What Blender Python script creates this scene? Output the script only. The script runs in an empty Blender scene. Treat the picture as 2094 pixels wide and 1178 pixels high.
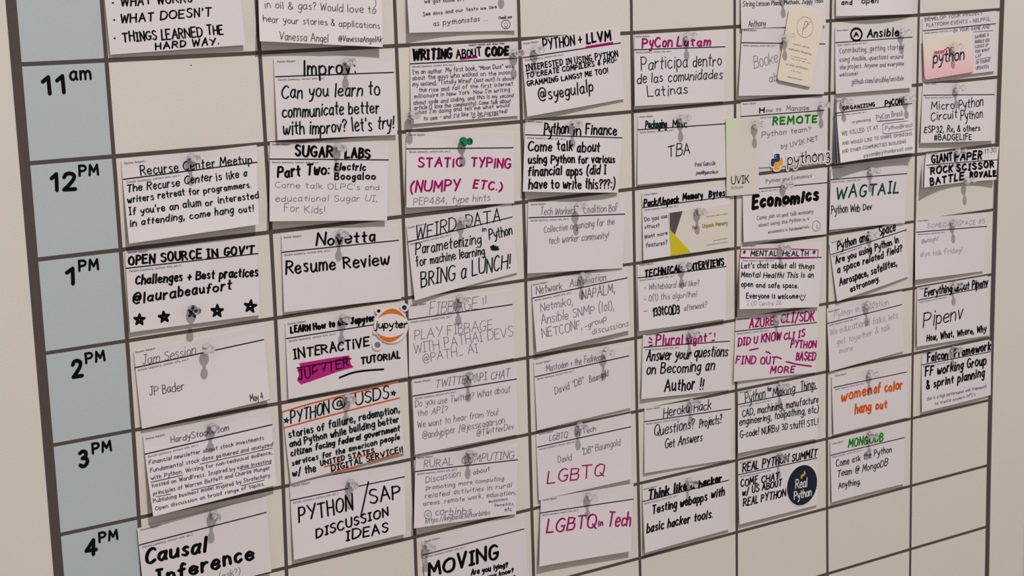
import bpy, bmesh, math, random
import numpy as np
from mathutils import Matrix, Vector, Euler
from mathutils.geometry import tessellate_polygon

# ------------------------------------------------------------------ camera, light, exposure
S = 0.14                 # metres per board unit (one column of the schedule)
ROW0 = 1.60              # height of the first visible grid line above the floor
CP = (-2.5273, 0.4712, 9.8542)            # camera, board units (x right, y up, z out of the board)
CR = (-0.1701, -0.5821, -0.0348)
FPX = 3395.5
def world(x, y, z):      # board units -> metres
    return Vector((x * S, -z * S, ROW0 + y * S))
B2W = Matrix.Rotation(math.radians(90), 4, 'X')
RB = Euler(CR, 'XYZ').to_matrix()
cam_d = bpy.data.cameras.new('camera'); cam = bpy.data.objects.new('camera', cam_d)
bpy.context.scene.collection.objects.link(cam)
cam.matrix_world = Matrix.Translation(world(*CP)) @ B2W @ RB.to_4x4()
cam_d.sensor_width = 36; cam_d.lens = FPX / 2094 * 36; cam_d.clip_start = 0.05
bpy.context.scene.camera = cam

scene = bpy.context.scene
wd = bpy.data.worlds.new('room_light'); scene.world = wd; wd.use_nodes = True
wd.node_tree.nodes['Background'].inputs[0].default_value = (1.0, 0.975, 0.965, 1)
wd.node_tree.nodes['Background'].inputs[1].default_value = 0.42
ld = bpy.data.lights.new('ceiling_spot', 'AREA'); ld.shape = 'DISK'; ld.size = 0.08
ld.energy = 250; ld.color = (1.0, 0.965, 0.94)
lo = bpy.data.objects.new('ceiling_spot', ld); scene.collection.objects.link(lo)
lo.location = world(4.2, 31.0, 21.0)
lo.rotation_euler = (world(5.0, -2.5, 0) - lo.location).to_track_quat('-Z', 'Y').to_euler()
scene.view_settings.view_transform = 'Standard'; scene.view_settings.look = 'None'
scene.view_settings.gamma = 1; scene.view_settings.use_curve_mapping = False
scene.view_settings.exposure = 0.0
scene.cycles.caustics_refractive = False; scene.cycles.caustics_reflective = False

random.seed(7)

# glyphs as pen strokes (x y pairs, ~ = smooth) and the cards as read off the photograph
FONT = r'''
A 6|0 0 3 8 6 0|1.1 3 4.9 3
B 5|0 0 0 8|~0 8 3.8 7.6 4.2 6.2 3.2 4.6 0 4.3|~0 4.3 4 4 5 2.2 3.8 .3 0 0
C 5.5|~5.3 6.9 3.6 8 1.2 7 0 4 1 1 3.2 0 5.5 1.2
D 5.5|0 0 0 8|~-.3 8 3 7.9 5.3 6 5.4 3 3.6 .6 0 0
E 4.6|4.6 8 0 8 0 0 4.6 0|0 4.2 3.8 4.2
F 4.6|4.6 8 0 8 0 0|0 4.3 3.6 4.3
G 5.6|~5.3 7 3.4 8 1 7 0 4 1 .9 3.4 0 5.2 1.2 5.5 3.4|3.2 3.4 5.8 3.4
H 5.2|0 8 0 0|5.2 8 5.2 0|0 4.2 5.2 4.2
I 2.8|1.4 8 1.4 0|0 8 2.8 8|0 0 2.8 0
J 4.5|~3 8 3.1 3 2.4 .6 .8 0 -.6 1.6|1.2 8 4.8 8
K 5|0 8 0 0|4.8 8 .2 3.6|1.5 4.6 5 0
L 4.2|0 8 0 0 4.2 0
M 6.6|0 0 .6 8 3.3 2.6 6 8 6.6 0
N 5.4|0 0 0 8 5.4 0 5.4 8
O 6|~3 8 .8 6.8 0 4 .8 1 3 0 5.2 1 6 4 5.2 7 3 8
P 5|0 0 0 8|~-.2 7.9 3.4 7.8 4.8 6.2 4.2 4.4 2.4 3.7 0 3.7
Q 6|~3 8 .8 6.8 0 4 .8 1 3 0 5.2 1 6 4 5.2 7 3 8|3.6 2.2 6.4 -.8
R 5.2|0 0 0 8|~-.2 7.9 3.2 7.8 4.6 6.2 3.6 4.5 0 4.1|1.8 4.1 5.2 0
S 4.8|~4.6 7 3 8 .9 7.6 .3 6 1.6 4.6 3.8 3.6 4.7 2 3.4 .2 1.4 0 0 1.2
T 5.6|0 8 5.6 8|2.8 8 2.8 0
U 5.4|~0 8 0 3 1 .6 2.8 0 4.6 .7 5.3 3 5.4 8
V 5.6|0 8 2.7 0 5.6 8
W 7.6|0 8 1.8 0 3.8 6.4 5.8 0 7.6 8
X 5.2|0 8 5.2 0|5.2 8 0 0
Y 5.4|0 8 2.7 4.2|5.4 8 2.2 0
Z 5|0 8 5 8 0 0 5 0
a 4.2|~3.9 4.2 2.6 5 .8 4.3 0 2.2 .8 .3 2.2 .1 3.5 1.6 3.9 4.6|~3.9 4.8 3.7 1.6 4.4 0
b 4.2|0 8 0 0|~0 3.4 1.4 4.9 3.2 4.6 4.2 2.6 3.4 .6 1.6 0 0 1
c 3.8|~3.8 4.2 2.4 5 .7 4.3 0 2.4 .8 .5 2.2 0 3.8 .8
d 4.3|~4 3.9 2.6 4.9 .8 4.2 0 2.2 .8 .3 2.4 .1 4 1.6|4.1 8 4.2 0
e 4|~.1 2.5 2.6 2.7 4 3.4 3.2 4.7 1.8 5 .4 4 0 2.2 .8 .4 2.4 0 4 .9
f 3.6|~3.8 7.4 2.6 8 1.6 7 1.4 4 1.3 0|0 4.6 3.2 4.8
g 4.2|~4 4.1 2.6 5 .8 4.2 .1 2.4 .9 .6 2.4 .5 3.8 2|~4.1 4.9 4 0 3.2 -2.6 1.6 -3 .2 -2
h 4.1|0 8 0 0|~0 3 1.4 4.7 3 4.8 3.8 3.4 4 0
i .8|.4 5 .4 0|.4 6.9 .5 7.2
j 2|~1.8 5 1.8 -1.4 1 -2.9 -.4 -2.6|1.8 6.9 1.9 7.2
k 3.9|0 8 0 0|3.6 5 .2 2.2|1.2 3 3.9 0
l .9|.4 8 .5 0
m 6.4|0 5 0 0|~0 3.2 1.2 4.8 2.5 4.6 3 3 3 0|~3 3.2 4.2 4.8 5.6 4.6 6.2 3 6.3 0
n 4|0 5 0 0|~0 3 1.4 4.7 3 4.8 3.8 3.2 3.9 0
o 4.1|~2 5 .5 4.2 0 2.4 .7 .5 2.2 0 3.7 .8 4.1 2.6 3.4 4.5 2 5
p 4.1|0 5 0 -3|~0 3.4 1.4 4.9 3.2 4.6 4.1 2.6 3.4 .6 1.6 .1 0 1.2
q 4.2|~4 4 2.6 5 .8 4.3 0 2.4 .8 .5 2.4 .4 3.9 2|4 5 4.1 -3
r 3.1|0 5 .1 0|~0 2.8 1.2 4.4 2.3 5 3.2 4.6
s 3.4|~3.3 4.4 2 5 .6 4.4 .8 3.2 2.6 2.2 3.3 1 2 0 0 .6
t 3.2|1.5 7.4 1.5 .8 2.8 0|0 5 3.2 5
u 4.1|~0 5 .1 1.8 1 .1 2.6 .4 3.8 2.4|3.8 5 3.9 1 4.4 0
v 3.8|0 5 1.9 0 3.8 5
w 5.8|~0 5 .6 .8 1.6 .2 2.8 3.6|~2.8 3.6 3.6 .3 4.6 .4 5.8 5
x 3.8|0 5 3.8 0|3.8 5 0 0
y 4|~0 5 .4 2.6 1.8 1.4 3.6 3|~4 5 3.4 .6 2.2 -2.4 .4 -3
z 3.8|0 5 3.7 5 0 0 3.8 0
0 5|~2.5 8 .6 6.6 0 4 .6 1.2 2.5 0 4.4 1.2 5 4 4.4 6.8 2.5 8
1 2.2|0 6 2 8 2 0
2 4.6|~.2 6.2 1 7.6 2.6 8 4.2 7 4 5 2.2 2.4 0 0|0 0 4.6 0
3 4.6|~.3 7.2 2 8 3.8 7.2 3.7 5.2 1.6 4.3|~1.6 4.3 4 3.8 4.5 2 3 .2 1.4 0 0 .8
4 5|3.6 0 3.6 8 0 2.4 5 2.4
5 4.6|4.4 8 .8 8 .5 4.6|~.5 4.6 2.8 5 4.5 3.6 4.2 1.2 2.4 0 0 .6
6 4.6|~4 7.8 1.8 6.6 .3 3.6 .6 1 2.4 0 4.2 1 4.4 3 3 4.5 .6 3.4
7 4.6|0 8 4.6 8 1.6 0
8 4.6|~2.4 8 .6 7 1 5.2 3.6 3.8 4.5 1.8 2.8 0 .8 .4 .2 2.2 1.4 4 3.6 5.4 4.2 7 2.4 8
9 4.6|~4.4 6.4 3 4.4 .8 4.4 .2 6.2 1.4 7.9 3.4 7.8 4.4 6.4 4 2.6 2 0
! 1|.6 8 .5 2.4|.4 .2 .5 0
? 3.6|~0 6.4 .8 7.8 2.6 7.8 3.6 6.4 2.8 4.8 1.8 4 1.7 2.4|1.7 .3 1.8 0
. .8|.3 .2 .4 0
, 1|.7 .6 .2 -1.4
: .9|.4 4.2 .5 4|.4 .6 .5 .4
; 1|.4 4.2 .5 4|.7 .6 .2 -1.2
' .8|.5 8 .3 6.2
" 2|.4 8 .3 6.2|1.7 8 1.6 6.2
- 3|0 3 3 3.2
_ 4.4|0 0 4.4 .2
+ 4|2 6 2 1.4|0 3.8 4 3.8
= 4|0 5 4 5|0 2.8 4 2.8
/ 3|3 8.4 0 -1
( 2|~2 8.8 .4 6.6 0 4 .4 1 2 -1.2
) 2|~0 8.8 1.6 6.6 2 4 1.6 1 0 -1.2
& 5|~5 .2 1.4 5.6 1.6 7.6 2.8 7.8 3.4 6.2 .6 3 .2 1.2 1.6 0 3.4 .6 4.8 3
@ 7|~5 4.8 3.8 5.4 2.3 4.4 2.2 2.6 3.4 1.9 4.7 3 5 5|~5 5 4.9 2.4 5.8 2 6.8 3.4 6.6 6 5 7.8 2.6 7.8 .6 6 0 3.4 .8 .8 3 -.6 5.6 0
# 5|1.2 8 .6 0|3.8 8 3.2 0|0 5.4 5 5.6|-.2 2.6 4.8 2.8
* 3.6|1.8 6.6 1.8 2|0 5.4 3.6 3.2|3.6 5.4 0 3.2
^ 7|~3.5 8 1 7 0 4 1 1 3.5 0 6 1 7 4 6 7 3.5 8|~4.7 5 3.4 5.6 2.4 4.2 2.8 2.6 4 2.4 4.8 4|4.8 5.6 4.9 2.4 5.4 2.2
'''
CARDS = r'''
# frames: name ox oy s
=A1 0 0 3.682
=A2 500 0 3.682
=A3 1040 0 3.682
=A4 1480 0 3.41
=B1 0 280 3.682
=B2 530 280 3.464
=B3 1050 220 3.682
=B4 1470 200 3.356
=C1 0 560 3.682
=C2 530 580 3.682
=C3 1060 540 3.68
=C4 1480 480 3.41
=D1 0 858 3.682
=D2 530 858 3.682
=D3 1060 800 3.117
=D4 1480 760 2.818
=E1 1470 195 5.2375
=E2 1690 190 6.93
=E3 1860 290 8.416
=E4 1500 0 5.61
=E5 1695 0 6.2
=E6 1870 60 4.91
=E7 740 600 8.417
=E8 1590 940 9.82
=F1 820 80 6.546
=F2 820 0 8.725
=F3 280 870 6.2
=F4 840 920 4.565
=F5 1500 380 9.06
=F6 270 1030 7.221
=F7 1300 380 7.36
=F8 1850 420 7.363
=G1 1950 0 5.89
=P 0 0 1
@A1|- - 1845,338 828,412|1,2,2|0|listing THINGS LEARNED THE HARD WAY
T 905,48 1450,12 72 3.2 K WHAT WORKS
T 905,178 1595,125 68 3.2 K WHAT DOESN'T
T 920,318 1685,262 75 3.2 K THINGS LEARNED THE
T 1165,378 1650,332 55 3.2 K HARD WAY.
L 3.5 K 848,22 852,22
L 3.5 K 858,150 862,150
L 3.5 K 860,288 864,288
@B1|912,182 1932,60 1948,658 970,803|4,5,5|0|beside 12 PM with green writing ending hang out!
R 925,320 1938,190
T 1055,292 1900,196 72 2.6 g Recurse Center Meetup
T 955,420 1862,298 60 2.6 g The Recurse Center is like a
T 958,500 1895,378 52 2.6 g writers retreat for programmers.
T 968,592 1950,468 58 2.6 g If you're an alum or interested
T 978,678 1910,558 55 2.6 g in attending, come hang out!
N 1445,165
@C1|938,-171 1935,-271 1955,310 975,440|1,1.5,1.5|0|reading OPEN SOURCE above five stars
R 948,-41 1945,-153
T 962,-63 1920,-150 68 4.3 K OPEN SOURCE IN GOV'T
T 1015,84 1945,14 70 3.8 K Challenges + Best practices
T 995,228 1745,120 78 4 K @laurabeaufort
* 1050,345 40
* 1235,325 40
* 1450,290 36
* 1635,280 45
* 1885,245 45
N 1452,275
@C1|1005,585 1985,385 2030,945 1065,1165|1,3,3|0|reading Jam Session in thin pen
R 1012,708 1988,495
T 1070,688 1475,603 80 1.3 d Jam Session
T 1125,920 1390,870 65 1.5 d JP Bader
T 1885,965 1985,940 55 1.5 d May 4
L 1.2 d 1965,968 2030,945
N 1560,565 3
@D1|1075,120 2040,-95 2080,490 1150,728|6,6,4|0|with eight lines of small underlined pen writing
R 1088,262 2050,38
T 1285,180 1725,80 50 1.5 d HardyStocks.com
F F3
T 150,498 1610,178 55 1.4 d Financial newsletter about stock investments
T 165,600 1725,262 55 1.4 d Fundamental stock data gathered and analyzed
T 178,695 1715,360 52 1.4 d with Python. Writing for non-technical audience,
T 190,790 1705,470 52 1.4 d hosted on WordPress. Inspired by value investing
T 205,890 1690,550 52 1.4 d principles of Warren Buffett and Charlie Munger
T 205,985 1700,650 52 1.4 d Publishing business model inspired by Stratechery.
T 230,1080 1620,755 52 1.4 d Open discussion on broad range of topics.
L 1.5 d 800,490 1250,390 1715,285
L 1.7 d 180,720 575,630
L 1.3 d 1310,568 1705,480
L 1.3 d 240,905 430,868
L 1.5 d 690,822 1085,730
L 1.5 d 1325,765 1615,690
F D1
N 1595,65
@F6|75,365 1985,-105 2055,1000 185,1475|1,1,1|1|reading Causal Inference in thick black marker
R 105,612 1985,128
T 185,905 1095,715 225 6.5 K Causal
T 345,1200 1810,815 220 6.5 K Inference
T 1290,1120 1600,1040 100 1.2 p (ask?)
N 1200,170
@A2|- - 1040,355 112,310|6,5,5|0|asking about oil and gas, cut by the top edge
T 152,62 990,102 60 1.5 d in oil & gas? Would love to
T 138,165 1020,215 52 1.5 d hear your stories & applications
T 260,298 630,318 60 1.5 d Vanessa Angel
T 705,312 1035,318 45 1.5 d @VanessaAngelAk
L 1.3 d 985,-10 988,40 970,60
@A2|218,435 1120,405 1150,1015 245,1055|2,2,2|0|asking Can you learn to communicate better
R 230,578 1125,545
T 445,570 840,555 110 3.9 g lmprov:
T 275,745 1020,715 105 3.2 g Can you learn to
T 280,890 1015,850 100 3.2 g communicate better
T 290,1020 1130,970 105 3.2 g with improv? let's try!
N 775,475
@B2|75,38 918,45 905,592 68,597|3,3,3|0|reading Part Two above three pale pencil lines
R 72,157 917,163
T 250,138 525,145 78 5 K SUGAR
T 602,150 790,152 72 5 K LABS
T 125,290 500,270 82 4.5 K Part Two:
T 530,236 755,240 52 3.4 K Electric
T 530,303 825,303 50 3.3 K Boogaloo
T 112,360 850,375 42 1.3 p Come talk OLPC's and
T 112,458 835,455 45 1.3 p educational Sugar UI,
T 175,528 465,540 55 1.3 p For Kids!
N 560,78
@B2|155,692 985,620 1005,1147 172,1241|1,1,1|0|reading Resume Review in black marker
R 158,818 990,732
T 398,775 825,742 85 4.2 K Novetta
T 185,975 925,900 95 4 K Resume Review
N 580,690
@C2|195,300 1100,165 1120,700 218,868|1,1.2,.8|0|reading INTERACTIVE TUTORIAL with a magenta scribble
R 200,415 1100,272
T 232,375 870,280 52 4 K LEARN How to use Jupyter
T 255,572 835,470 78 3.7 K INTERACTiVE
G m 300,600 420,580 560,556 678,540 684,578 690,605 712,630 600,660 490,700 400,732 315,760 285,730 300,680 285,650 310,625
L 3 M 285,635 480,600 690,565
T 290,735 680,625 78 3.2 M JUPYTER
T 765,608 1065,560 55 3.7 K TUTORiAL
L 4 K 605,708 700,672 800,655 935,645
N 635,265
@C2|172,950 1045,735 1095,1274 235,1504|1,1,1|0|ruled in orange, beginning stories of failure
T 230,1060 530,975 95 3 g PYTHON
T 555,960 655,930 92 3 g ^
T 720,920 980,860 95 3 g USDS
* 205,1030 20
* 1010,825 20
L 3 o 180,965 400,900 650,838 1040,742
L 3 o 190,1085 600,975 1055,860
T 220,1165 1060,970 60 3 g stories of failure, redemption,
F D2
T 228,212 1055,20 55 3 g and Python while building better
T 235,280 1060,85 52 3 g citizen facing federal government
T 245,350 1060,150 44 2.8 g services for the american people
T 248,430 430,390 55 3 g w/ the
T 460,352 870,250 40 2.8 g UNITED STATES
T 540,394 1085,245 50 2.9 g DIGITAL SERVICE!!
L 2.6 o 490,356 620,322
L 2.6 o 710,292 870,250
L 2.6 o 565,396 760,350
L 2.6 o 830,318 1050,255
F C2
N 670,865
@D2|228,478 1098,325 1103,860 257,1055|2,3,3|0|reading DISCUSSION IDEAS in black marker
R 235,610 1098,430
T 295,778 712,680 122 3.6 K PYTHON
L 3.6 K 822,470 765,730
T 830,640 1065,585 112 3.6 K SAP
T 425,897 975,720 72 3.6 K DISCUSSION
T 650,915 975,845 76 3.6 K IDEAS
N 690,485
@F2|- - 2045,545 135,585|3.5,1.5,1.5|0|with a drawn smiley, cut by the top edge
T 415,55 1180,20 70 1.5 d we got some off-
T 390,285 1710,150 65 1.5 d See docs and our tests we like
T 575,465 1545,370 95 1.5 d as pythonistas ...
T 1735,345 1980,320 50 1.5 d Thank you
C 1.5 d 1870,435 78 78
L 1.2 d 1850,410 1852,425
L 1.2 d 1880,405 1882,422
L 1.3 d 1845,455 1875,490 1905,440
F P
N 1027,-34
@F1|118,100 1560,30 1571,1025 130,1138|1,1,1|0|reading WRITING ABOUT CODE over dense small writing
R 118,332 1560,255
T 150,290 690,262 140 5.4 K WRITING
T 735,262 1080,225 115 3.2 K ABOUT
T 1120,238 1450,215 125 5.6 K CODE
L 4.5 m 795,262 1010,238
T 905,92 1385,70 28 1 d numni umnin inm mnui num
T 150,475 1500,385 62 1.3 d I'm an author. My first book, "Moon Dust" was
T 150,550 1480,470 60 1.3 d about the guys who walked on the moon:
T 150,632 1510,545 60 1.3 d my second, "Totally Wired" (just out!) is about
T 240,710 1500,625 58 1.3 d the rise and fall of the first internet
T 175,795 1460,700 60 1.3 d millionaire in New York. Now I'm writing
T 165,880 1510,770 58 1.3 d about code and coding, and this is my second
T 175,950 1470,850 60 1.3 d article (I love the community). Come talk about
T 190,1010 1450,910 56 1.3 d what I'm doing and tell me what would
T 300,1090 1420,985 56 1.3 d to see - and I'd like to be corrected!
T 950,1060 1310,1020 32 1.2 d or just listen.
N 1530,190
N 145,1025
@B2|1042,-34 1801,-35 1805,470 1038,500|2.5,2,1|0|reading STATIC TYPING in magenta marker
R 1042,85 1800,77
T 1120,215 1440,212 72 4 m STATiC
T 1495,210 1785,225 70 4 m TYPiNG
T 1065,395 1420,380 85 4 m (NUMPY
T 1510,365 1720,385 65 4 m ETC.)
T 1090,485 1635,450 50 1.3 p PEP484, type hints
N 1448,35 0 G
@B2|1042,630 1788,465 1832,960 1098,1158|2,1,1|0|reading WEIRD DATA and BRING a LUNCH
R 1050,745 1795,567
T 1110,728 1395,665 100 2.4 g WEIRD
T 1460,640 1710,600 90 2.4 g DATA
T 1105,838 1575,755 78 2.5 g Parameterizing
T 1578,672 1610,668 35 2 g in
T 1628,732 1795,690 75 2.5 g Python
T 1110,918 1600,830 68 2.5 g for machine learning
L 4 g 1640,780 1660,770 1645,795 1675,775 1655,800 1690,780 1670,800 1695,795
T 1140,1065 1780,930 105 2.9 g BRING a LUNCH!
N 1440,600
@C2|1125,170 1905,45 1925,560 1128,700|1,1,1|0|in faint capitals starting PLAY, in the third column
R 1125,272 1908,157
T 1280,240 1645,195 92 1.3 p FIBBAGE
T 1685,155 1712,150 55 1.3 p ll
T 1165,425 1755,345 78 1.3 p PLAY FIBBAGE
T 1165,530 1915,395 78 1.3 p WITH PATHAI DEVS
T 1232,597 1650,515 68 1.3 p @PATH_ AI
N 1510,120
@C2|1150,722 1940,600 1945,1134 1170,1286|2,1.5,1|0|saying We want to hear from You! in pencil
R 1155,848 1940,718
T 1325,785 1885,700 62 1.5 p TWITTER API CHAT
T 1170,935 1890,820 55 1.3 p Do you use Twitter? What about
T 1190,1000 1420,970 50 1.3 p the API?
T 1190,1090 1800,985 52 1.3 p We want to hear from You!
T 1230,1172 1850,1050 55 1.3 p @andypiper /@jessicagarson
T 1635,1150 1915,1095 45 1.3 p @TwitterDev
N 1585,700
@F4|45,52 1002,-47 980,600 22,730|3,2,1.5|0|reading RURAL COMPUTING in pencil
R 38,203 1002,92
T 120,168 395,140 75 1.5 p RURAL
T 470,133 965,78 75 1.5 p COMPUTING
T 135,312 465,245 62 1.4 p Discussion
T 580,235 740,195 48 1.4 p about
T 140,375 870,285 42 1.4 p promoting more computing
T 130,455 940,345 50 1.4 p related activities in rural
T 115,525 980,415 44 1.4 p areas. remote work, education,
T 725,495 905,470 30 1.3 p economic
T 780,530 965,518 30 1.3 p benefits,
T 875,575 945,570 40 1.4 p etc
T 225,615 565,600 72 1.6 p corbinbs
C 1.5 p 160,605 33 40
T 145,620 177,618 45 1.5 p c
T 135,688 740,605 48 1.4 p https://keybase.io/corbinbs
N 550,45
@F4|105,850 1064,607 - -|1,1,1|0|reading MOVING in thick black marker
R 112,983 1060,738
T 160,1197 825,1012 145 6 K MOVING
T 560,1172 910,1095 55 2.8 K Are you lying?
T 640,1226 960,1142 42 2.6 K do you know?
T 850,1262 980,1210 42 2.6 K and?
N 155,905
@A3|95,310 838,210 872,745 138,878|3,2,1|0|reading INTERESTED IN USING, in black capitals
R 105,435 845,323
T 258,385 555,325 85 3.2 K PYTHON +
T 585,332 775,300 75 4.2 K LLVM
L 5 m 585,357 780,324
T 128,535 828,430 50 2.6 K INTERESTED IN USING PYTHON
T 130,592 815,468 42 2.6 K TO CREATE COMPILERS & PRO-
T 138,652 750,552 42 2.6 K GRAMMING LANGS? ME TOO!
T 225,765 640,690 90 3 K @syegulalp
N 205,380
@B3|88,90 825,118 788,640 65,632|2,5,1.5|0|reading Come talk about various financial apps
R 88,205 820,228
T 225,212 415,196 88 3.4 K Python
T 450,208 510,208 75 3.4 K in
T 540,205 780,208 80 3.4 K Finance
T 105,330 650,330 78 3.4 K Come talk about
T 108,422 765,415 68 3.4 K using Python for various
T 105,515 700,500 75 3.4 K financial apps (did I
T 110,612 765,605 75 3.4 K have to write this???:)
N 458,125
@B3|108,712 840,690 821,1208 99,1248|1,2,1|0|about Collective organizing, in pencil
R 112,830 840,802
T 200,808 465,800 55 1.4 p Tech Workers
T 525,795 790,780 58 1.4 p Coalition BoF
T 228,945 760,880 52 1.4 p Collective organizing for the
T 262,1030 715,985 52 1.4 p tech worker community!
N 495,742 4
@C3|98,142 820,15 840,497 132,662|3,3,2|0|reading Network Automation in pencil
R 102,258 822,103
T 132,228 330,190 62 1.8 p Network
T 385,172 660,125 58 1.5 p Automation
T 165,362 410,305 68 1.5 p Netmiko,
T 475,270 725,215 75 1.8 p NAPALM,
T 172,460 720,335 72 1.5 p Ansible SNMP (lol),
T 178,560 480,485 72 1.5 p NETCONF,
T 500,490 665,425 45 1.4 p -group
T 555,530 832,465 45 1.4 p discussions
N 485,95
@C3|115,735 835,610 850,1081 139,1250|1,1,1|0|almost empty with thin pen heading, fourth column
R 122,850 835,690
T 208,810 655,712 52 1.4 p Mastodon + the Fediverse
T 275,985 495,900 55 1.4 p David "DB"
T 535,895 680,840 50 1.4 p Baumgold
N 665,660 3
@D3|112,275 718,140 722,560 128,695|1,1.5,2|0|reading LGBTQ in magenta under thin pen notes
R 120,357 718,227
T 195,320 315,298 40 1.5 p LGBTQ
T 365,285 495,255 40 1.5 p in Tech
T 250,458 340,438 42 1.3 p David
T 405,408 650,345 45 1.3 p "DB" Baumgold
T 180,588 548,540 85 2.9 m LGBTQ
N 392,225
@D3|142,685 735,590 718,1020 128,1115|2,2.5,2.5|1|reading LGBTQ in Tech in large magenta letters
R 140,777 735,688
T 175,905 500,870 85 3.7 m LGBTQ
T 508,862 540,858 40 3 m in
T 562,862 715,862 90 3.7 m Tech
N 450,675
@A3|945,262 1635,240 1620,762 945,798|2,2,1|0|reading Participa dentro de las comunidades Latinas
R 942,375 1632,352
T 1000,360 1235,352 78 4 m PyCon
T 1262,352 1522,348 72 4 m Latam
T 990,530 1352,505 98 2.3 k Participa
T 1385,502 1605,495 88 2.3 k dentro
T 965,630 1615,592 80 2.3 k de las comunidades
T 1042,732 1350,705 78 2.3 k Latinas
N 1350,275
@B3|935,60 1595,12 1598,525 930,580|1,1,1|0|reading TBA in its middle
R 935,168 1595,122
T 990,158 1155,152 62 2.8 g Packaging
T 1195,152 1310,148 62 2.8 g Misc
T 1160,380 1330,345 92 2.2 g TBA
T 1365,445 1520,430 34 1.3 d Paul Ganssle
T 1375,505 1540,495 28 1.3 d paul@ganssle.io
N 1270,85
@F7|92,105 1410,-5 1425,920 105,1118|1,1,1|0|reading Memory Bytes, half under a business card
R 98,330 1425,158
T 112,318 650,255 110 3.4 K Pack/Unpack
T 700,225 1010,185 105 3.5 K Memory
T 1090,175 1345,155 105 3.5 K Bytes
T 125,540 475,485 68 1.5 d Do you use
T 130,645 355,625 60 1.5 d struct?
T 130,800 480,730 62 1.5 d Want more
T 150,930 475,880 68 1.5 d features?
N 942,395
@C3|893,10 1565,-75 1560,412 905,505|2,3,3|0|reading TECHNICAL INTERVIEWS in black
R 898,105 1565,18
T 945,105 1230,58 58 3.7 K TECHNICAL
T 1270,55 1550,10 58 3.7 K INTERVIEWS
T 945,198 1360,160 45 1.3 p - Whiteboard and like?
T 945,285 1345,245 45 1.3 p - O(1) this algorithm!
L 1.3 p 945,355 970,352
T 1008,395 1215,375 72 3.1 K 133tCOD3
T 1245,355 1418,325 45 1.3 p afterwork?
N 1240,20
@C3|935,535 1600,460 1590,945 918,1015|1,1.5,1|0|saying Answer your questions on Becoming an Author
R 940,627 1593,580
T 1025,612 1235,603 80 3.5 m Plural
T 1258,602 1420,582 70 3.5 m sight
L 3 m 985,555 1005,570
L 3 m 980,588 1005,590
L 3 m 985,615 1010,608
L 3 m 1437,525 1450,520
L 3 m 1478,520 1478,545
L 3 m 1455,577 1475,573
T 960,730 1575,695 82 2.9 K Answer your questions
T 960,830 1475,802 80 2.9 K on Becoming an
T 1095,962 1395,940 92 3.3 K Author !!
N 1300,528
@D3|803,108 1358,20 1352,435 800,522|1,1,1|0|reading Questions? Projects? Get Answers
R 803,195 1355,113
T 922,172 1230,108 65 2 g Heroku Hack
T 862,290 1120,235 70 2.1 g Questions?
T 1150,235 1295,203 58 2.1 g Projects?
T 932,365 1172,320 58 2.1 g Get Answers
N 1105,75
@D3|788,598 1340,480 1345,880 802,1030|2.5,2,1.5|0|reading Think like a hacker in black marker
R 790,705 1340,567
T 825,692 1125,625 62 4.1 K Think like a
T 1145,620 1298,575 52 4.1 K hacker
T 850,785 1315,665 58 3.3 K Testing webapps with
T 815,905 1240,810 58 3.3 K basic hacker tools.
N 1090,580
@E4|- - 1055,290 78,330|1,1,1|0|mentioning Lesson Plans in pen, cut by the top edge
T 105,78 555,60 62 1.6 d String Lesson Plans,
T 580,52 1030,30 52 1.6 d Methods, Juggy Tools
T 170,312 370,300 75 1.5 d Anthony
F P
N 1604,-10
@E4|100,322 1058,330 1035,1080 50,1100|1,1,1|1|reading Booke in thin pen, beneath a cream tag card
R 90,490 1052,505
T 235,785 515,715 140 1.4 p Booke
T 410,945 510,930 95 1.4 p ab
@E1|235,75 1165,10 1165,728 245,785|.3,.3,.2|0|reading REMOTE in green marker
R 235,228 1130,160
T 430,190 490,186 62 3 K H
T 502,184 665,170 48 1.5 p ow to
T 722,168 965,158 56 1.5 p Manage
T 570,322 1055,292 85 4.3 G REMOTE
T 455,450 985,385 62 1.5 p Python team?
T 665,575 1060,480 55 1.5 p by UVIK.NET
N 1110,110
@P|1518,362 1692,346 1690,479 1519,495|2,2,1|0|reading Economics in very thick black marker
R 1519,389 1692,373.5
F F5
T 330,430 1575,268 240 7.6 K Economics
T 425,635 1480,500 78 1.3 p Come join us and talk economy
T 460,765 1400,635 68 1.3 p about using the Python in a
T 640,885 1400,780 62 1.3 p economics is fundamentals
C 1.3 p 1530,745 75 95
L 1.3 p 1540,720 1545,790 1560,780
F E1
T 500,940 995,880 42 1.3 p Python and Economics
N 705,965
@C4|118,66 689,58 662,505 105,518|6,5,2|0|reading MENTAL HEALTH inside a magenta box
R 118,163 682,158
L 1.9 m 118,102 400,98 658,105 655,160 400,168 115,158 118,102
T 130,145 152,145 45 2 g *
T 185,150 370,150 40 2.4 g MENTAL
T 408,148 590,148 40 2.4 g HEALTH
T 615,145 638,145 45 2 g *
T 120,235 632,235 42 2.2 g Let's chat about all things
T 120,298 625,300 42 2.2 g Mental Health! This is an
T 120,362 520,375 40 2.2 g open and safe space.
T 155,445 520,445 40 2.2 g Everyone is welcome
L 2 g 528,425 535,448 548,458 560,445 568,420
L 2 g 540,420 541,432
L 2 g 552,420 553,430
T 160,495 400,490 32 1.2 f 2:00 Centre 26
N 405,90
@C4|82,575 652,515 640,960 66,1025|1,1,1|0|reading FIND OUT MORE in magenta marker
R 78,675 650,612
T 175,652 350,630 62 3.2 m AZURE
T 395,618 632,600 68 3.2 m CLI/SDK
T 95,780 400,735 58 3.2 m DID U KNOW
T 415,735 565,715 52 3.2 m CLI IS
T 462,790 645,790 52 3.2 m PYTHON
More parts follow.
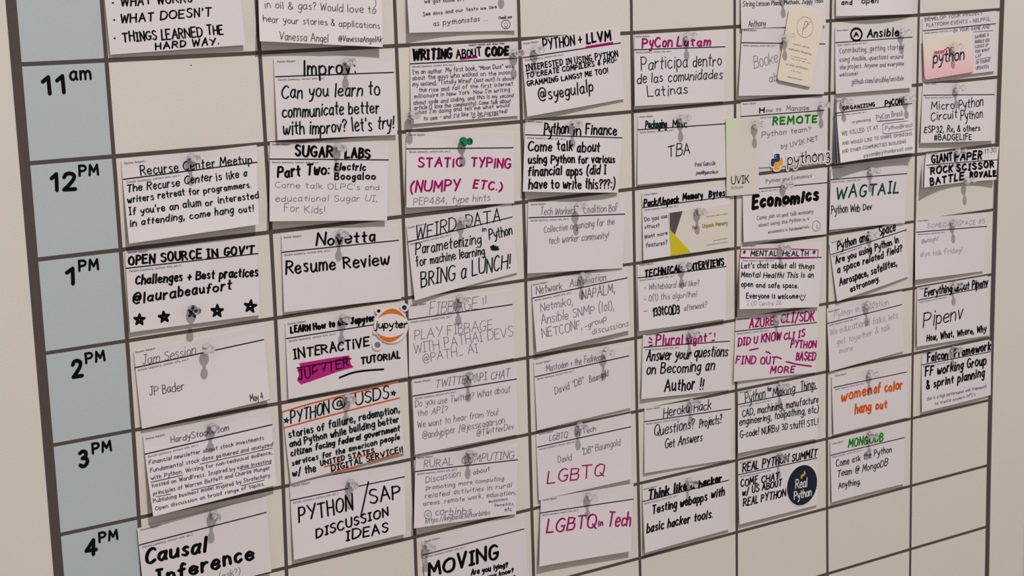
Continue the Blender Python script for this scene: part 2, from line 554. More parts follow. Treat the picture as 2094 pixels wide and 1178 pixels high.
T 500,877 640,878 58 3.2 m BASED
T 80,900 360,905 60 3.2 m FIND OUT
T 320,968 495,962 50 3.2 m MORE
L 3 m 180,805 240,792
L 3 m 295,815 325,828
L 3 m 365,850 400,864
L 3 m 435,885 520,905 610,917
N 380,575
@D4|83,115 545,22 540,385 78,470|2,2,2.5|0|reading Making Things in dark green pen
R 82,190 540,97
T 120,185 240,150 62 1.9 g Python
T 250,115 275,110 28 1.8 g for
T 280,150 410,120 55 1.9 g Making
T 440,115 530,92 55 1.9 g Things
T 105,262 545,175 45 2 g CAD, machining, manufacture
T 88,312 545,235 44 2 g engineering, toolpathing, etc)
T 92,385 545,305 42 2 g G-code! NURBs! 3D stuff! STL!
N 330,80
@D4|82,515 545,415 540,768 88,880|2,2,1|0|reading SUMMIT, with a round navy sticker
R 82,595 540,497
T 105,580 540,488 48 2.9 K REAL PYTHON SUMMIT
T 95,668 320,620 46 2.8 K COME CHAT
T 105,718 335,660 42 2.8 K w/ US ABOUT
T 108,778 358,718 46 2.8 K REAL PYTHON
N 325,490
@E5|- - 1065,178 78,205|1,4.5,1|0|ending and open in dark ink, cut by the top edge
T 155,60 295,60 62 2.4 g and
T 410,45 625,40 75 2.4 g open
@E5|75,350 1062,290 1048,1113 76,1190|1,2,2|0|with a circled letter A in bold marker
R 80,542 1060,470
C 4.5 K 348,438 70 78
T 312,470 382,465 62 3.4 K A
T 480,478 885,460 110 3.6 K Ansible
T 130,680 950,620 72 1.5 p Contributing, getting started
T 130,785 945,735 62 1.5 p using Ansible, questions around
T 135,885 950,825 58 1.5 p the project. Anyone and everyone
T 135,970 365,955 52 1.5 p welcome!
T 285,1070 945,1020 68 1.5 p github.com/ansible/ansible
N 935,415
@E2|110,80 1235,5 1240,850 118,1010|4,2,3|0|rearmost of the stack titled ORGANIZING
@E2|130,80 1238,2 1242,840 155,1003|6.5,3.5,4.5|1|middle one of the stack titled ORGANIZING
@E2|150,80 1235,0 1245,845 200,992|9,5,6|2|frontmost of the stack titled ORGANIZING
R 118,290 1215,150
T 230,250 690,190 62 2.6 K ORGANIZING
T 820,192 1095,152 92 3 K PyCON!
T 360,432 625,395 38 1.3 p organizing
T 700,382 1080,325 78 1.4 p PyCon Brasil
L 1.7 d 720,405 1095,368
T 220,610 540,555 62 1.4 p WE KILLED
T 580,550 740,510 60 1.3 p IT AT
L 1.3 p 1215,515 1000,560 830,580 797,570 790,450 830,435 1000,415 1150,395
T 830,530 1215,480 58 1.3 p PythonBrasil
T 225,740 1215,600 48 1.3 p AND WOULD LIKE TO SHARE OPINIONS
T 225,855 1130,710 48 1.3 p AND OTHER COMMUNITIES BUILDING
T 530,915 1220,800 55 1.3 p pycon@pythonbrasil.com
N 255,130
N 1145,90
@B4|768,480 1298,435 1275,858 750,905|1,1.5,1.5|0|with one large dark teal word in capitals
R 762,563 1292,520
T 800,697 1235,655 84 4 t WAGTAIL
T 770,800 970,775 58 2 g Python Web
T 985,775 1048,765 45 2 g Dev
N 1050,498
@C4|733,62 1255,-105 1290,290 785,465|1,2,1|0|about a space related field, tilted
R 748,140 1275,-35
F B4
T 810,1050 1030,975 62 3 K Python and
T 1095,950 1215,912 62 3 K Space
F C4
T 778,205 1222,55 50 2.9 K Are you using Python in
T 790,270 1245,115 50 2.9 K a space related field?
T 805,360 1210,215 55 2.9 K Aerospace, satellites,
T 882,402 1090,322 42 2.9 K astronomy.
F B4
N 1045,945
@C4|718,515 1243,392 1255,812 735,955|1,1,1|0|in very faint pencil, seventh column, above orange one
R 720,620 1243,487
T 768,582 1150,490 45 1.2 f Python in Education
T 740,705 1215,580 48 1.2 f We educational talks, lets
T 790,770 1165,665 45 1.2 f get together & talk
T 805,828 900,805 38 1.2 f more
N 1005,490
@D4|620,28 1057,-62 1062,262 628,362|1,1,1|0|reading women of color hang out in orange
R 632,92 1055,2
T 675,175 855,128 60 3.9 o women
T 862,130 905,118 60 3.9 o of
T 925,122 1032,100 55 3.9 o color
T 752,248 850,225 58 3.9 o hang
T 872,222 942,208 48 3.9 o out
F C4
N 1025,970
@D4|612,400 1042,302 1040,645 618,752|1,1.5,1.5|0|headed by one green word, lowest in its column
R 615,483 1042,380
T 715,440 918,402 50 3.3 G MONGODB
T 645,552 968,465 40 1.9 k Come ask the Python
T 652,610 945,540 42 1.9 k Team @ MongoDB
T 660,675 788,648 38 1.9 k Anything.
N 845,365
@A4|1385,130 1900,75 1890,495 1395,560|1.5,1.5,1.5|0|partly covered by a pink card
R 1388,215 1898,165
T 1400,150 1805,100 26 1.4 p DEVELOP YOUR PROJECT
T 1410,190 1860,145 26 1.4 p PLATFORM EVENTS - HELPFUL
T 1600,225 1855,198 26 1.4 p IN YOUR GAME AND
F G1
L 1.3 p 240,385 475,368
T 255,465 425,435 38 1.4 p GAMING A
T 255,522 430,500 36 1.4 p MOBILE UIX
T 255,582 420,555 36 1.4 p COULD IF
T 258,642 435,610 36 1.4 p YOU WANT
T 262,702 335,680 36 1.4 p LAP
L 1.4 p 270,725 400,695 450,695
T 268,775 440,738 36 1.4 p OF COURSE
T 268,842 425,818 40 1.4 p UPDATES
@E6|85,540 808,535 790,1118 57,1142|2,3,2|0|ending BADGELIFE in dark ink
R 88,662 805,655
T 165,808 400,798 88 2.2 g Micro
T 440,802 690,768 98 2.2 g Python
T 160,922 430,892 88 2.2 g Circuit
T 460,915 685,890 95 2.2 g Python
T 95,1042 660,1018 65 2.2 g ESP32, Rx, & others
T 195,1118 575,1108 62 2.2 g #BADGELIFE
N 430,590
@E3|220,340 1490,200 1470,640 205,785|4,0,3|0|behind the curled ROCK SCISSOR one
@E3|285,200 1540,85 1490,650 240,785|6,1,4|1|curled, reading ROCK SCISSOR BATTLE ROYALE
R 285,405 1515,310
T 375,378 735,330 145 4.3 K GIANT
T 760,335 1245,298 145 4.3 K PAPER
T 355,570 745,520 135 4.5 K ROCK
T 800,520 1460,440 125 4.5 K SCISSOR
T 350,765 945,655 135 4.5 K BATTLE
T 1025,620 1500,595 105 4.5 K ROYALE
T 1280,205 1490,180 80 1.3 p 11:30
N 840,165
N 1000,670
@F8|165,200 1225,105 1185,990 148,1120|2.5,2,1|0|in very faint pencil, at the right border
R 170,405 1235,315
T 335,345 1205,275 68 1.4 f SOMEDAY SPACE 85
T 250,580 510,525 72 1.4 f @wraight
T 235,775 860,705 78 1.4 f also talk Friday!
N 745,265
@C4|1345,370 1840,285 1855,700 1340,780|1,1.5,1|0|ending How, What, Where, Why
R 1352,457 1840,365
T 1395,432 1840,362 58 3 K Everything about Pipenv
T 1385,650 1665,590 108 2.6 K Pipenv
T 1412,747 1830,675 50 2.8 K How, What, Where, Why
N 1610,350
@C4|1380,830 1865,740 1861,1118 1379,1237|2,2,1|0|reading working Group & sprint planning
R 1380,908 1862,815
T 1415,892 1565,865 64 3.8 K Falcon
T 1605,858 1862,802 60 3.8 K Framework
T 1400,990 1830,905 68 3.5 K FF working Group
T 1410,1080 1820,985 62 3.5 K & sprint planning
F D4
T 1170,168 1515,92 20 1.1 p this is a high performance web framework
T 1215,195 1450,138 20 1.1 p to create modern API's
F C4
N 1605,800
'''
MM = 0.001 / S           # one millimetre in board units

# ------------------------------------------------------------------ materials
def srgb(r, g, b):
    return tuple(((c / 255) / 12.92 if c / 255 <= .04045 else ((c / 255 + .055) / 1.055) ** 2.4) for c in (r, g, b)) + (1,)
def mat(name, col, rough=0.6, grain=0.0, gscale=900, bump=0.0, spec=0.3, dirt=0.0):
    m = bpy.data.materials.new(name); m.use_nodes = True
    nt = m.node_tree; b = nt.nodes['Principled BSDF']
    b.inputs['Base Color'].default_value = col; b.inputs['Roughness'].default_value = rough
    b.inputs['Specular IOR Level'].default_value = spec
    if grain or bump or dirt:
        tc = nt.nodes.new('ShaderNodeTexCoord')
        n = nt.nodes.new('ShaderNodeTexNoise'); n.inputs['Scale'].default_value = gscale; n.inputs['Detail'].default_value = 3
        nt.links.new(tc.outputs['Object'], n.inputs['Vector'])
        r = nt.nodes.new('ShaderNodeMapRange')
        r.inputs['To Min'].default_value = 1 - grain; r.inputs['To Max'].default_value = 1 + grain
        nt.links.new(n.outputs['Fac'], r.inputs['Value'])
        last = r.outputs[0]
        if dirt:
            n2 = nt.nodes.new('ShaderNodeTexNoise'); n2.inputs['Scale'].default_value = 9; n2.inputs['Detail'].default_value = 4
            nt.links.new(tc.outputs['Object'], n2.inputs['Vector'])
            r2 = nt.nodes.new('ShaderNodeMapRange'); r2.inputs['To Min'].default_value = 1 - dirt; r2.inputs['To Max'].default_value = 1 + dirt
            nt.links.new(n2.outputs['Fac'], r2.inputs['Value'])
            mu = nt.nodes.new('ShaderNodeMath'); mu.operation = 'MULTIPLY'
            nt.links.new(last, mu.inputs[0]); nt.links.new(r2.outputs[0], mu.inputs[1]); last = mu.outputs[0]
        v = nt.nodes.new('ShaderNodeVectorMath'); v.operation = 'SCALE'; v.inputs[0].default_value = col[:3]
        nt.links.new(last, v.inputs['Scale']); nt.links.new(v.outputs[0], b.inputs['Base Color'])
        if bump:
            bp = nt.nodes.new('ShaderNodeBump'); bp.inputs['Strength'].default_value = bump; bp.inputs['Distance'].default_value = 0.0003
            nt.links.new(n.outputs['Fac'], bp.inputs['Height']); nt.links.new(bp.outputs[0], b.inputs['Normal'])
    return m
def ink(name, col, rough=.7): return mat(name, col, .75, spec=.08)
M = {
    'board': mat('board_face', srgb(214, 205, 196), .55, .05, 700, .25, .3, .02),
    'wall': mat('wall_paint', srgb(196, 186, 176), .8, .04, 300, .3),
    'floor': mat('floor_carpet', srgb(120, 110, 102), .9, .15, 400, .5),
    'blue': mat('blue_film', srgb(177, 185, 186), .5, .06, 600, .1),
    'line': mat('brown_line', srgb(80, 68, 65), .55, .12, 500),
    'paper': mat('card_paper', srgb(215, 206, 207), .7, .03, 800, .1, .25),
    'cream': mat('cream_card', srgb(214, 204, 194), .55, .02, 800, 0, .3),
    'tag': mat('cream_tag', srgb(222, 210, 192), .6, .03, 800, 0, .3),
    'vinyl': mat('sticker_vinyl', srgb(222, 213, 213), .4),
    'K': ink('ink_black', srgb(8, 7, 9), .5), 'k': ink('ink_blackgreen', srgb(34, 44, 44), .5),
    'g': ink('ink_green_black', srgb(6, 30, 26), .5), 'd': ink('ink_pen', srgb(72, 66, 70), .6),
    'p': ink('ink_pencil', srgb(112, 106, 110), .6), 'f': ink('ink_faint', srgb(158, 150, 154), .6),
    'm': ink('ink_magenta', srgb(150, 16, 92), .5), 'M': ink('ink_plum', srgb(58, 6, 48), .5),
    'o': ink('ink_orange', srgb(205, 84, 22), .5), 'G': ink('ink_green', srgb(30, 120, 22), .5),
    't': ink('ink_teal', srgb(8, 66, 56), .5), 'caption': mat('print_grey', srgb(118, 111, 115), .6),
    'rule': mat('print_black', srgb(22, 20, 24), .6), 'olive': mat('print_olive', srgb(146, 134, 66), .6),
    'dark': mat('print_charcoal', srgb(80, 74, 76), .6), 'yellow': mat('print_yellow', srgb(202, 182, 16), .6),
    'orange': mat('print_orange', srgb(214, 104, 20), .5), 'dotgrey': mat('print_dot_grey', srgb(124, 110, 114), .5),
    'dotdark': mat('print_dot_dark', srgb(52, 40, 44), .5),
    'navy': mat('print_navy', srgb(16, 26, 46), .45), 'pyblue': mat('print_blue', srgb(30, 52, 108), .45),
    'pyyellow': mat('print_gold', srgb(226, 160, 24), .45), 'white': mat('print_white', srgb(214, 208, 202), .5),
    'patch': mat('marker_patch', srgb(176, 24, 112), .6), 'pink': mat('print_pink', srgb(214, 140, 160), .5), 'mint': mat('print_mint', srgb(202, 214, 180), .55),
    'purple': mat('print_purple', srgb(38, 16, 52), .5), 'taupe': mat('print_taupe', srgb(150, 140, 132), .6),
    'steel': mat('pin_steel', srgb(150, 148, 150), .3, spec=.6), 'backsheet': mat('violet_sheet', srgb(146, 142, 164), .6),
}
M['steel'].node_tree.nodes['Principled BSDF'].inputs['Metallic'].default_value = 1
def glass(name, col, rough=.03, ior=1.4, clear=0.0):
    m = bpy.data.materials.new(name); m.use_nodes = True; b = m.node_tree.nodes['Principled BSDF']
    b.inputs['Base Color'].default_value = col; b.inputs['Roughness'].default_value = rough
    b.inputs['Transmission Weight'].default_value = 1; b.inputs['IOR'].default_value = ior
    if clear:
        nt = m.node_tree; tr = nt.nodes.new('ShaderNodeBsdfTransparent'); mx = nt.nodes.new('ShaderNodeMixShader')
        mx.inputs[0].default_value = clear
        nt.links.new(b.outputs[0], mx.inputs[1]); nt.links.new(tr.outputs[0], mx.inputs[2])
        nt.links.new(mx.outputs[0], nt.nodes['Material Output'].inputs['Surface'])
    return m
M['clear'] = glass('clear_plastic', (.99, .99, .99, 1), .02, 1.28, .3); M['green'] = glass('green_plastic', (.0, .36, .15, 1), .08)
def gradient_mat(name, stops):
    m = bpy.data.materials.new(name); m.use_nodes = True; nt = m.node_tree
    tc = nt.nodes.new('ShaderNodeTexCoord'); sp = nt.nodes.new('ShaderNodeSeparateXYZ'); cr = nt.nodes.new('ShaderNodeValToRGB')
    nt.links.new(tc.outputs['Generated'], sp.inputs[0]); nt.links.new(sp.outputs['Y'], cr.inputs[0])
    el = cr.color_ramp.elements
    el[0].position, el[0].color = stops[0]; el[1].position, el[1].color = stops[-1]
    for p, c in stops[1:-1]:
        e = el.new(p); e.color = c
    nt.links.new(cr.outputs[0], nt.nodes['Principled BSDF'].inputs['Base Color'])
    nt.nodes['Principled BSDF'].inputs['Roughness'].default_value = .55
    return m
M['pinkcard'] = gradient_mat('pink_card_print', [(0, srgb(232, 178, 184)), (.35, srgb(232, 196, 194)), (.7, srgb(226, 212, 198)), (1, srgb(222, 212, 196))])

# ------------------------------------------------------------------ plane geometry helpers
RN = np.array(RB)
def ray(px, py, z=0.0):
    """the board point at height z (board units) seen at a photograph pixel"""
    d = RN @ np.array([(px - 1047) / FPX, -(py - 589) / FPX, -1.0])
    t = (z - CP[2]) / d[2]
    return np.array([CP[0] + d[0] * t, CP[1] + d[1] * t])

class Surf:
    """a sheet: four corners on the board and a bend, all in board units"""
    edge = (0.0, 0.0)
    def __init__(s, Q, lift, z0, p=1.25):
        s.Q = np.array(Q, float); s.lift = [l * MM for l in lift]; s.z0 = z0; s.p = p; s.v0 = .1 if p > 1 else 0
    def zuv(s, u, v):
        a, b, c = s.lift
        l = a * (2 * (u - .5) * (u - 1)) + b * (4 * u * (1 - u)) + c * (2 * u * (u - .5))
        uc = np.clip(u, -.1, 1.1)
        cv = (s.edge[0] * (1 - uc) ** 4 + s.edge[1] * uc ** 6) * MM * (.35 + .65 * np.clip(v, 0, 1))
        return s.z0 + cv + np.maximum(l, 0) * np.clip((v - s.v0) / (1 - s.v0), 0, 1.1) ** s.p
    def xy(s, u, v):
        A, B, C, D = s.Q
        u = np.asarray(u)[..., None]; v = np.asarray(v)[..., None]
        return (A * (1 - u) + B * u) * (1 - v) + (D * (1 - u) + C * u) * v
    def uv(s, P):
        P = np.atleast_2d(P); A, B, C, D = s.Q
        u = np.full(len(P), .5); v = np.full(len(P), .5)
        for _ in range(5):
            r = P - s.xy(u, v)
            du = (B - A) * (1 - v)[:, None] + (C - D) * v[:, None]
            dv = (D - A) * (1 - u)[:, None] + (C - B) * u[:, None]
            det = du[:, 0] * dv[:, 1] - du[:, 1] * dv[:, 0]
            u = u + (r[:, 0] * dv[:, 1] - r[:, 1] * dv[:, 0]) / det
            v = v + (du[:, 0] * r[:, 1] - du[:, 1] * r[:, 0]) / det
        return u, v
    def z(s, P):
        return s.zuv(*s.uv(P))
    def at(s, px, py):
        z = s.z0
        for _ in range(4):
            P = ray(px, py, z); z = float(s.z(P)[0])
        return P
class Flat:
    def __init__(s, z0): s.z0 = z0
    def z(s, P): return np.full(len(np.atleast_2d(P)), s.z0)
    def at(s, px, py): return ray(px, py, s.z0)

CW, CH = 0.905, 0.543                         # a 5 x 3 inch card
def quad(corners, lift, z0):
    zs = [z0, z0, z0 + lift[2] * MM, z0 + lift[0] * MM]
    P = [ray(c[0], c[1], z) if c is not None else None for c, z in zip(corners, zs)]
    if P[0] is None:                          # cut by the top edge of the photograph
        e = (P[2] - P[3]) / np.linalg.norm(P[2] - P[3]); w = np.linalg.norm(P[2] - P[3])
        n = np.array([-e[1], e[0]]) * CH
        P[0] = P[3] + n; P[1] = P[2] + n
    if P[2] is None:
        e = (P[1] - P[0]) / np.linalg.norm(P[1] - P[0]); n = np.array([-e[1], e[0]]) * CH
        P[3] = P[0] - n; P[2] = P[1] - n
    return P

# ------------------------------------------------------------------ mesh helpers
def new_obj(name, verts, faces, m, parent=None, org=(0, 0, 0), smooth=False):
    """verts in board units (absolute); object space is the board's frame about org"""
    me = bpy.data.meshes.new(name)
    o3 = np.array(org, float)
    V = (np.asarray(verts, float) - o3) * S
    me.from_pydata(V.tolist(), [], faces); me.materials.append(m)
    if smooth:
        me.polygons.foreach_set('use_smooth', [True] * len(me.polygons))
    me.update()
    ob = bpy.data.objects.new(name, me); scene.collection.objects.link(ob)
    if parent is None:
        ob.matrix_world = Matrix.Translation(world(*org)) @ B2W
    else:
        ob.parent = parent
    return ob
def tag(o, label=None, cat=None, group=None, kind=None):
    if label: o['label'] = label
    if cat: o['category'] = cat
    if group: o['group'] = group
    if kind: o['kind'] = kind
def box(x0, y0, z0, x1, y1, z1):
    v = [(x, y, z) for z in (z0, z1) for y in (y0, y1) for x in (x0, x1)]
    f = [(0, 2, 3, 1), (4, 5, 7, 6), (0, 1, 5, 4), (2, 6, 7, 3), (0, 4, 6, 2), (1, 3, 7, 5)]
    return v, f
def poly_prism(P, zf, thick):
    """flat outline with thickness; zf gives the top"""
    P = [tuple(p) for p in P]
    area = sum(P[i - 1][0] * P[i][1] - P[i][0] * P[i - 1][1] for i in range(len(P)))
    if area < 0: P = P[::-1]
    n = len(P); z = zf(np.array(P))
    v = [(p[0], p[1], zz) for p, zz in zip(P, z)] + [(p[0], p[1], zz - thick) for p, zz in zip(P, z)]
    tri = tessellate_polygon([[Vector((p[0], p[1], 0)) for p in P]])
    f = []
    for t in tri:
        a, b, c = t
        cr = (P[b][0] - P[a][0]) * (P[c][1] - P[a][1]) - (P[b][1] - P[a][1]) * (P[c][0] - P[a][0])
        if cr < 0: b, c = c, b
        f.append((a, b, c)); f.append((a + n, c + n, b + n))
    f += [(i, i + n, (i + 1) % n + n, (i + 1) % n) for i in range(n)]
    return v, f

# ------------------------------------------------------------------ pen strokes
GLYPH = {}
for ln in FONT.strip('\n').split('\n'):
    ch = ln[0]; w, *st = ln[2:].split('|')
    ss = []
    for q in st:
        sm = q.startswith('~'); v = [float(t) for t in q.lstrip('~').split()]
        ss.append((sm, np.array(v).reshape(-1, 2)))
    GLYPH[ch] = (float(w), ss)
def catmull(P, k):
    if len(P) < 3: return P
    Q = np.vstack([2 * P[0] - P[1], P, 2 * P[-1] - P[-2]]); out = []
    for i in range(1, len(Q) - 2):
        a, b, c, d = Q[i - 1:i + 3]
        for j in range(k):
            t = j / k
            out.append(.5 * (2 * b + (c - a) * t + (2 * a - 5 * b + 4 * c - d) * t * t + (3 * b - a - 3 * c + d) * t ** 3))
    out.append(Q[-2]); return np.array(out)
class Ink:
    def __init__(s): s.v = []; s.f = []; s.lay = []; s.n = 0
    def mark(s):            # neighbouring strokes lie a hair above one another, as ink does
        s.n += 1; s.lay += [(s.n % 40)] * (len(s.v) - len(s.lay))
    nib = 0.0
    def ribbon(s, P, w, caps=5, flat=False):
        P = np.asarray(P, float)
        d = np.diff(P, axis=0); L = np.linalg.norm(d, axis=1); keep = np.r_[True, L > 1e-7]
        P = P[keep]
        if len(P) < 2: P = np.vstack([P[0], P[0] + [1e-5, 0]])
        d = np.diff(P, axis=0); d /= np.linalg.norm(d, axis=1)[:, None]
        t = np.vstack([d[:1], d[:-1] + d[1:], d[-1:]]); t /= np.maximum(np.linalg.norm(t, axis=1), 1e-6)[:, None]
        n = np.stack([-t[:, 1], t[:, 0]], 1)
        hs = w / 2 * (1 + s.nib * (np.abs(t[:, 0] * .5 + t[:, 1] * .87) - .6))      # a chisel nib: strokes differ with direction
        b = len(s.v); m = len(P)
        for p, q, h in zip(P, n, hs): s.v.append(p + q * h); s.v.append(p - q * h)
        for i in range(m - 1): s.f.append((b + 2 * i + 1, b + 2 * i + 3, b + 2 * i + 2, b + 2 * i))
        if not flat:
            for e, sg in ((0, -1), (m - 1, 1)):
                h = hs[e]; a = math.atan2(n[e][1], n[e][0]); idx = [b + 2 * e]
                for j in range(1, caps):
                    th = a - sg * math.pi * j / caps; s.v.append(P[e] + np.array([math.cos(th), math.sin(th)]) * h); idx.append(len(s.v) - 1)
                idx.append(b + 2 * e + 1)
                s.f.append(tuple(idx[::-1]) if sg > 0 else tuple(idx))
        s.mark()
    def line(s, P, w, sm, k=4, caps=5, flat=False):
        if sm: s.ribbon(catmull(P, k), w, caps, flat)
        else:
            for a, b in zip(P[:-1], P[1:]): s.ribbon([a, b], w, caps, flat)
    def text(s, txt, p0, p1, h, w, wob=1.2, slant=None, flat=False, k=None, sp=None):
        """write txt so that its ink spans p0..p1 (board units), capitals h tall"""
        e = p1 - p0; L = np.linalg.norm(e); e = e / L; n = np.array([-e[1], e[0]])
        if slant is None: slant = random.uniform(.0, .16)
        x = 0; st = []; pw = min(w * 8 / h, 3.4); sp = (1.0 + pw) if sp is None else sp
        s.nib = .5 if wob > .5 else 0
        wy = ws = wl = 0.0
        for ch in txt:
            if ch == ' ':
                x += 3.5 + .6 * pw + random.uniform(-.3, .5) * wob
                wy = random.uniform(-.5, .5) * wob; ws = random.uniform(-.07, .07) * wob; wl = random.uniform(-.06, .06) * wob; continue
            W, ss = GLYPH.get(ch, GLYPH['-'])
            dy = random.uniform(-.35, .35) * wob + wy; sc = 1 + ws + random.uniform(-.08, .08) * wob; sh = random.uniform(-.05, .05) * wob + wl
            sx = 1 + random.uniform(-.1, .1) * wob
            for sm, P in ss:
                Q = P * [sx, sc] + np.random.uniform(-.14, .14, P.shape) * wob
                Q = Q + np.stack([Q[:, 1] * sh, np.zeros(len(Q))], 1) + [x, dy]
                st.append((sm, Q))
            x += W * sx + sp + random.uniform(-.2, .2) * wob
        if not st: return
        A = np.vstack([q for _, q in st]); x0, x1 = A[:, 0].min(), A[:, 0].max()
        ww = min(w, L * .3); kx = (L - ww) / max(x1 - x0, .6); ky = (h - w * .6) / 8
        if k is None: k = 2 if h < .028 else (3 if h < .06 else 5)
        caps = 3 if w < .008 else 5
        for sm, Q in st:
            X = (Q[:, 0] - x0) * kx + ww / 2; Y = Q[:, 1] * ky + w * .3
            s.line(p0 + np.outer(X + Y * slant, e) + np.outer(Y, n), w, sm, k, caps, flat)
        s.nib = 0
    def poly(s, P):
        P = np.asarray(P); b = len(s.v); s.v += list(P)
        for t in tessellate_polygon([[Vector((p[0], p[1], 0)) for p in P]]):
            A, B, C = (P[i] for i in t)
            if (B[0] - A[0]) * (C[1] - A[1]) - (B[1] - A[1]) * (C[0] - A[0]) < 0: t = (t[0], t[2], t[1])
            s.f.append(tuple(b + i for i in t))
        s.mark()
    def build(s, name, surf, m, parent, org, eps, label=None):
        if not s.v: return None
        V = np.array(s.v); z = surf.z(V) + eps * MM + np.array(s.lay) * .0015 * MM
        o = new_obj(name, np.column_stack([V, z]), s.f, m, parent, org)
        if label: o['label'] = label
        return o
def unit(surf, px, py):                     # board length of one photograph pixel, measured upwards
    return float(np.linalg.norm(surf.at(px, py - 10) - surf.at(px, py))) / 10
def ellipse(surf, cx, cy, rx, ry, n=40, a0=0, a1=2 * math.pi):
    return np.array([surf.at(cx + rx * math.cos(a0 + (a1 - a0) * i / n), cy - ry * math.sin(a0 + (a1 - a0) * i / n)) for i in range(n + 1)])

# ------------------------------------------------------------------ the room and the board
v, f = box(-26, -11.428, -.9, 34, 9, -.125); w_ = new_obj('wall_back', v, f, M['wall'], None, (0, 0, 0)); tag(w_, kind='structure')
v, f = box(-26, -11.9, -.9, 34, -11.428, 26); w_ = new_obj('floor', v, f, M['floor'], None, (0, 0, 0)); tag(w_, kind='structure')
XR = float(ray(2092.5, 1110)[0])
Vp = {0: [(22, 0), (34.5, 132), (49, 330), (65, 530), (84, 722), (100, 908), (113, 1093), (120, 1178)],
      1: [(208, 0), (231.5, 320), (250.5, 560), (271.5, 858), (283.5, 1060)], 2: [(523.5, 0), (545.5, 320), (558.5, 580), (575.5, 900), (586, 1178)],
      3: [(807, 0), (818, 300), (830.7, 620), (841, 858), (850.7, 1178)], 4: [(1060, 0), (1068.5, 320), (1073.5, 540), (1082.5, 860), (1091, 1178)],
      5: [(1291, 0), (1293, 320), (1298.5, 540), (1302.3, 860), (1309, 1178)], 6: [(1502.5, 0), (1503, 180), (1503.2, 820), (1508, 1178)],
      7: [(1699, 0), (1694.4, 340), (1692, 480), (1690.8, 820), (1692, 1178)], 8: [(1879, 0), (1873, 340), (1864.6, 820), (1861, 1178)],
      9: [(2049.5, 0), (2033, 480), (2025.5, 820), (2018, 1178)]}
Hp = {0: [(44, 131.5), (213, 123.5), (524, 108), (808, 93), (1061, 81.5), (1291, 68), (1503, 54.3), (1697, 41), (1877, 30), (2048, 20)],
      1: [(59, 333.7), (231.5, 319), (544, 294.3), (818, 270.7), (1068, 249.3), (1292, 227), (1503, 209.5), (1695, 190.7), (1875, 173), (2043, 158)],
      2: [(77, 530), (246, 512), (551, 474.7), (825, 440.7), (1072, 414.8), (1296, 386), (1693, 338.5), (1872, 314.3), (2037, 297)],
      3: [(92, 722.5), (259, 696.5), (561, 653), (831, 606.7), (1076, 572.5), (1299, 538.5), (1503, 508.8), (1692, 479.3), (1869, 453.5), (2033, 428)],
      4: [(106, 908.9), (271.5, 880), (571, 829.3), (838, 774.7), (1080, 727.5), (1301, 690.7), (1504, 656.2), (1691, 620), (1866, 591), (2029, 560.3)],
      5: [(121, 1093.5), (284, 1061), (579.5, 994.5), (844, 934.5), (1084, 887.5), (1304, 840), (1505, 799.6), (1691, 763.5), (1864, 723), (2025, 689.6)],
      6: [(586, 1162.5), (849, 1098.7), (1089, 1039.5), (1307, 988.5), (1507, 937.5), (1691.5, 898), (1862, 855.5), (2021, 820.5)],
      7: [(1309, 1141), (1508, 1088.5), (1692, 1038.5), (1861, 993.5), (2018, 952.5)], 8: [(1692, 1173.5), (1861, 1122.7), (2017, 1077.5)]}
board = bpy.data.objects.new('schedule_board', None); scene.collection.objects.link(board); board.location = world(0, 0, 0); board.rotation_euler = (math.radians(90), 0, 0)
tag(board, 'cream schedule board with brown grid lines and a blue hour column', 'board')
v, f = box(-.55, -7.2, -.107, XR, 2.1, 0); new_obj('board_panel', v, f, M['board'], board)
YT, YB = 1.16, -5.83
vfit = {}; hfit = {}
for c, pts in Vp.items():
    P = np.array([ray(*p) for p in pts]); vfit[c] = np.polyfit(P[:, 1], P[:, 0], 2 if c not in (6,) else 1)
for r, pts in Hp.items():
    P = np.array([ray(*p) for p in pts]); hfit[r] = np.polyfit(P[:, 0], P[:, 1], 2 if r < 6 else 1)
hfit[-1] = hfit[0] + np.array([0, 0, .58]); hfit[-2] = hfit[0] + np.array([0, 0, 1.16])
hfit[9] = np.r_[hfit[8][:-1], hfit[8][-1] - .58]
def strip(name, P, w, z, m, parent):
    P = np.array(P); d = np.gradient(P, axis=0); d /= np.linalg.norm(d, axis=1)[:, None]; n = np.stack([-d[:, 1], d[:, 0]], 1) * w / 2
    V = []; F = []
    for p, q in zip(P, n): V += [(*(p + q), 0), (*(p - q), 0), (*(p + q), z), (*(p - q), z)]
    for i in range(len(P) - 1):
        a = 4 * i; b = a + 4
        F += [(a + 2, a + 3, b + 3, b + 2), (a, a + 2, b + 2, b), (a + 3, a + 1, b + 1, b + 3)]
    e = 4 * (len(P) - 1); F += [(0, 1, 3, 2), (e, e + 2, e + 3, e + 1)]
    return new_obj(name, V, F, m, parent)
ylim = lambda y: np.clip(y, -5.2, .35)
xv = lambda c, y: float(np.polyval(vfit[c], ylim(y)))
yh = lambda r, x: float(np.polyval(hfit[r], x))
for r in sorted(hfit):
    xs = np.linspace(xv(0, -3), xv(9, -3), 19)
    w = .0225 * (1.12 if r < 3 else 1)
    strip('grid_line', [(x, yh(r, x)) for x in xs], w, .25 * MM, M['line'], board)
for c in vfit:
    ys = np.linspace(yh(-2, c), yh(9, c), 15)
    w = {0: .064, 9: .056}.get(c, .0255 - .0002 * c)
    strip('border_line' if c in (0, 9) else 'grid_line', [(xv(c, y), y) for y in ys], w, .3 * MM, M['line'], board)
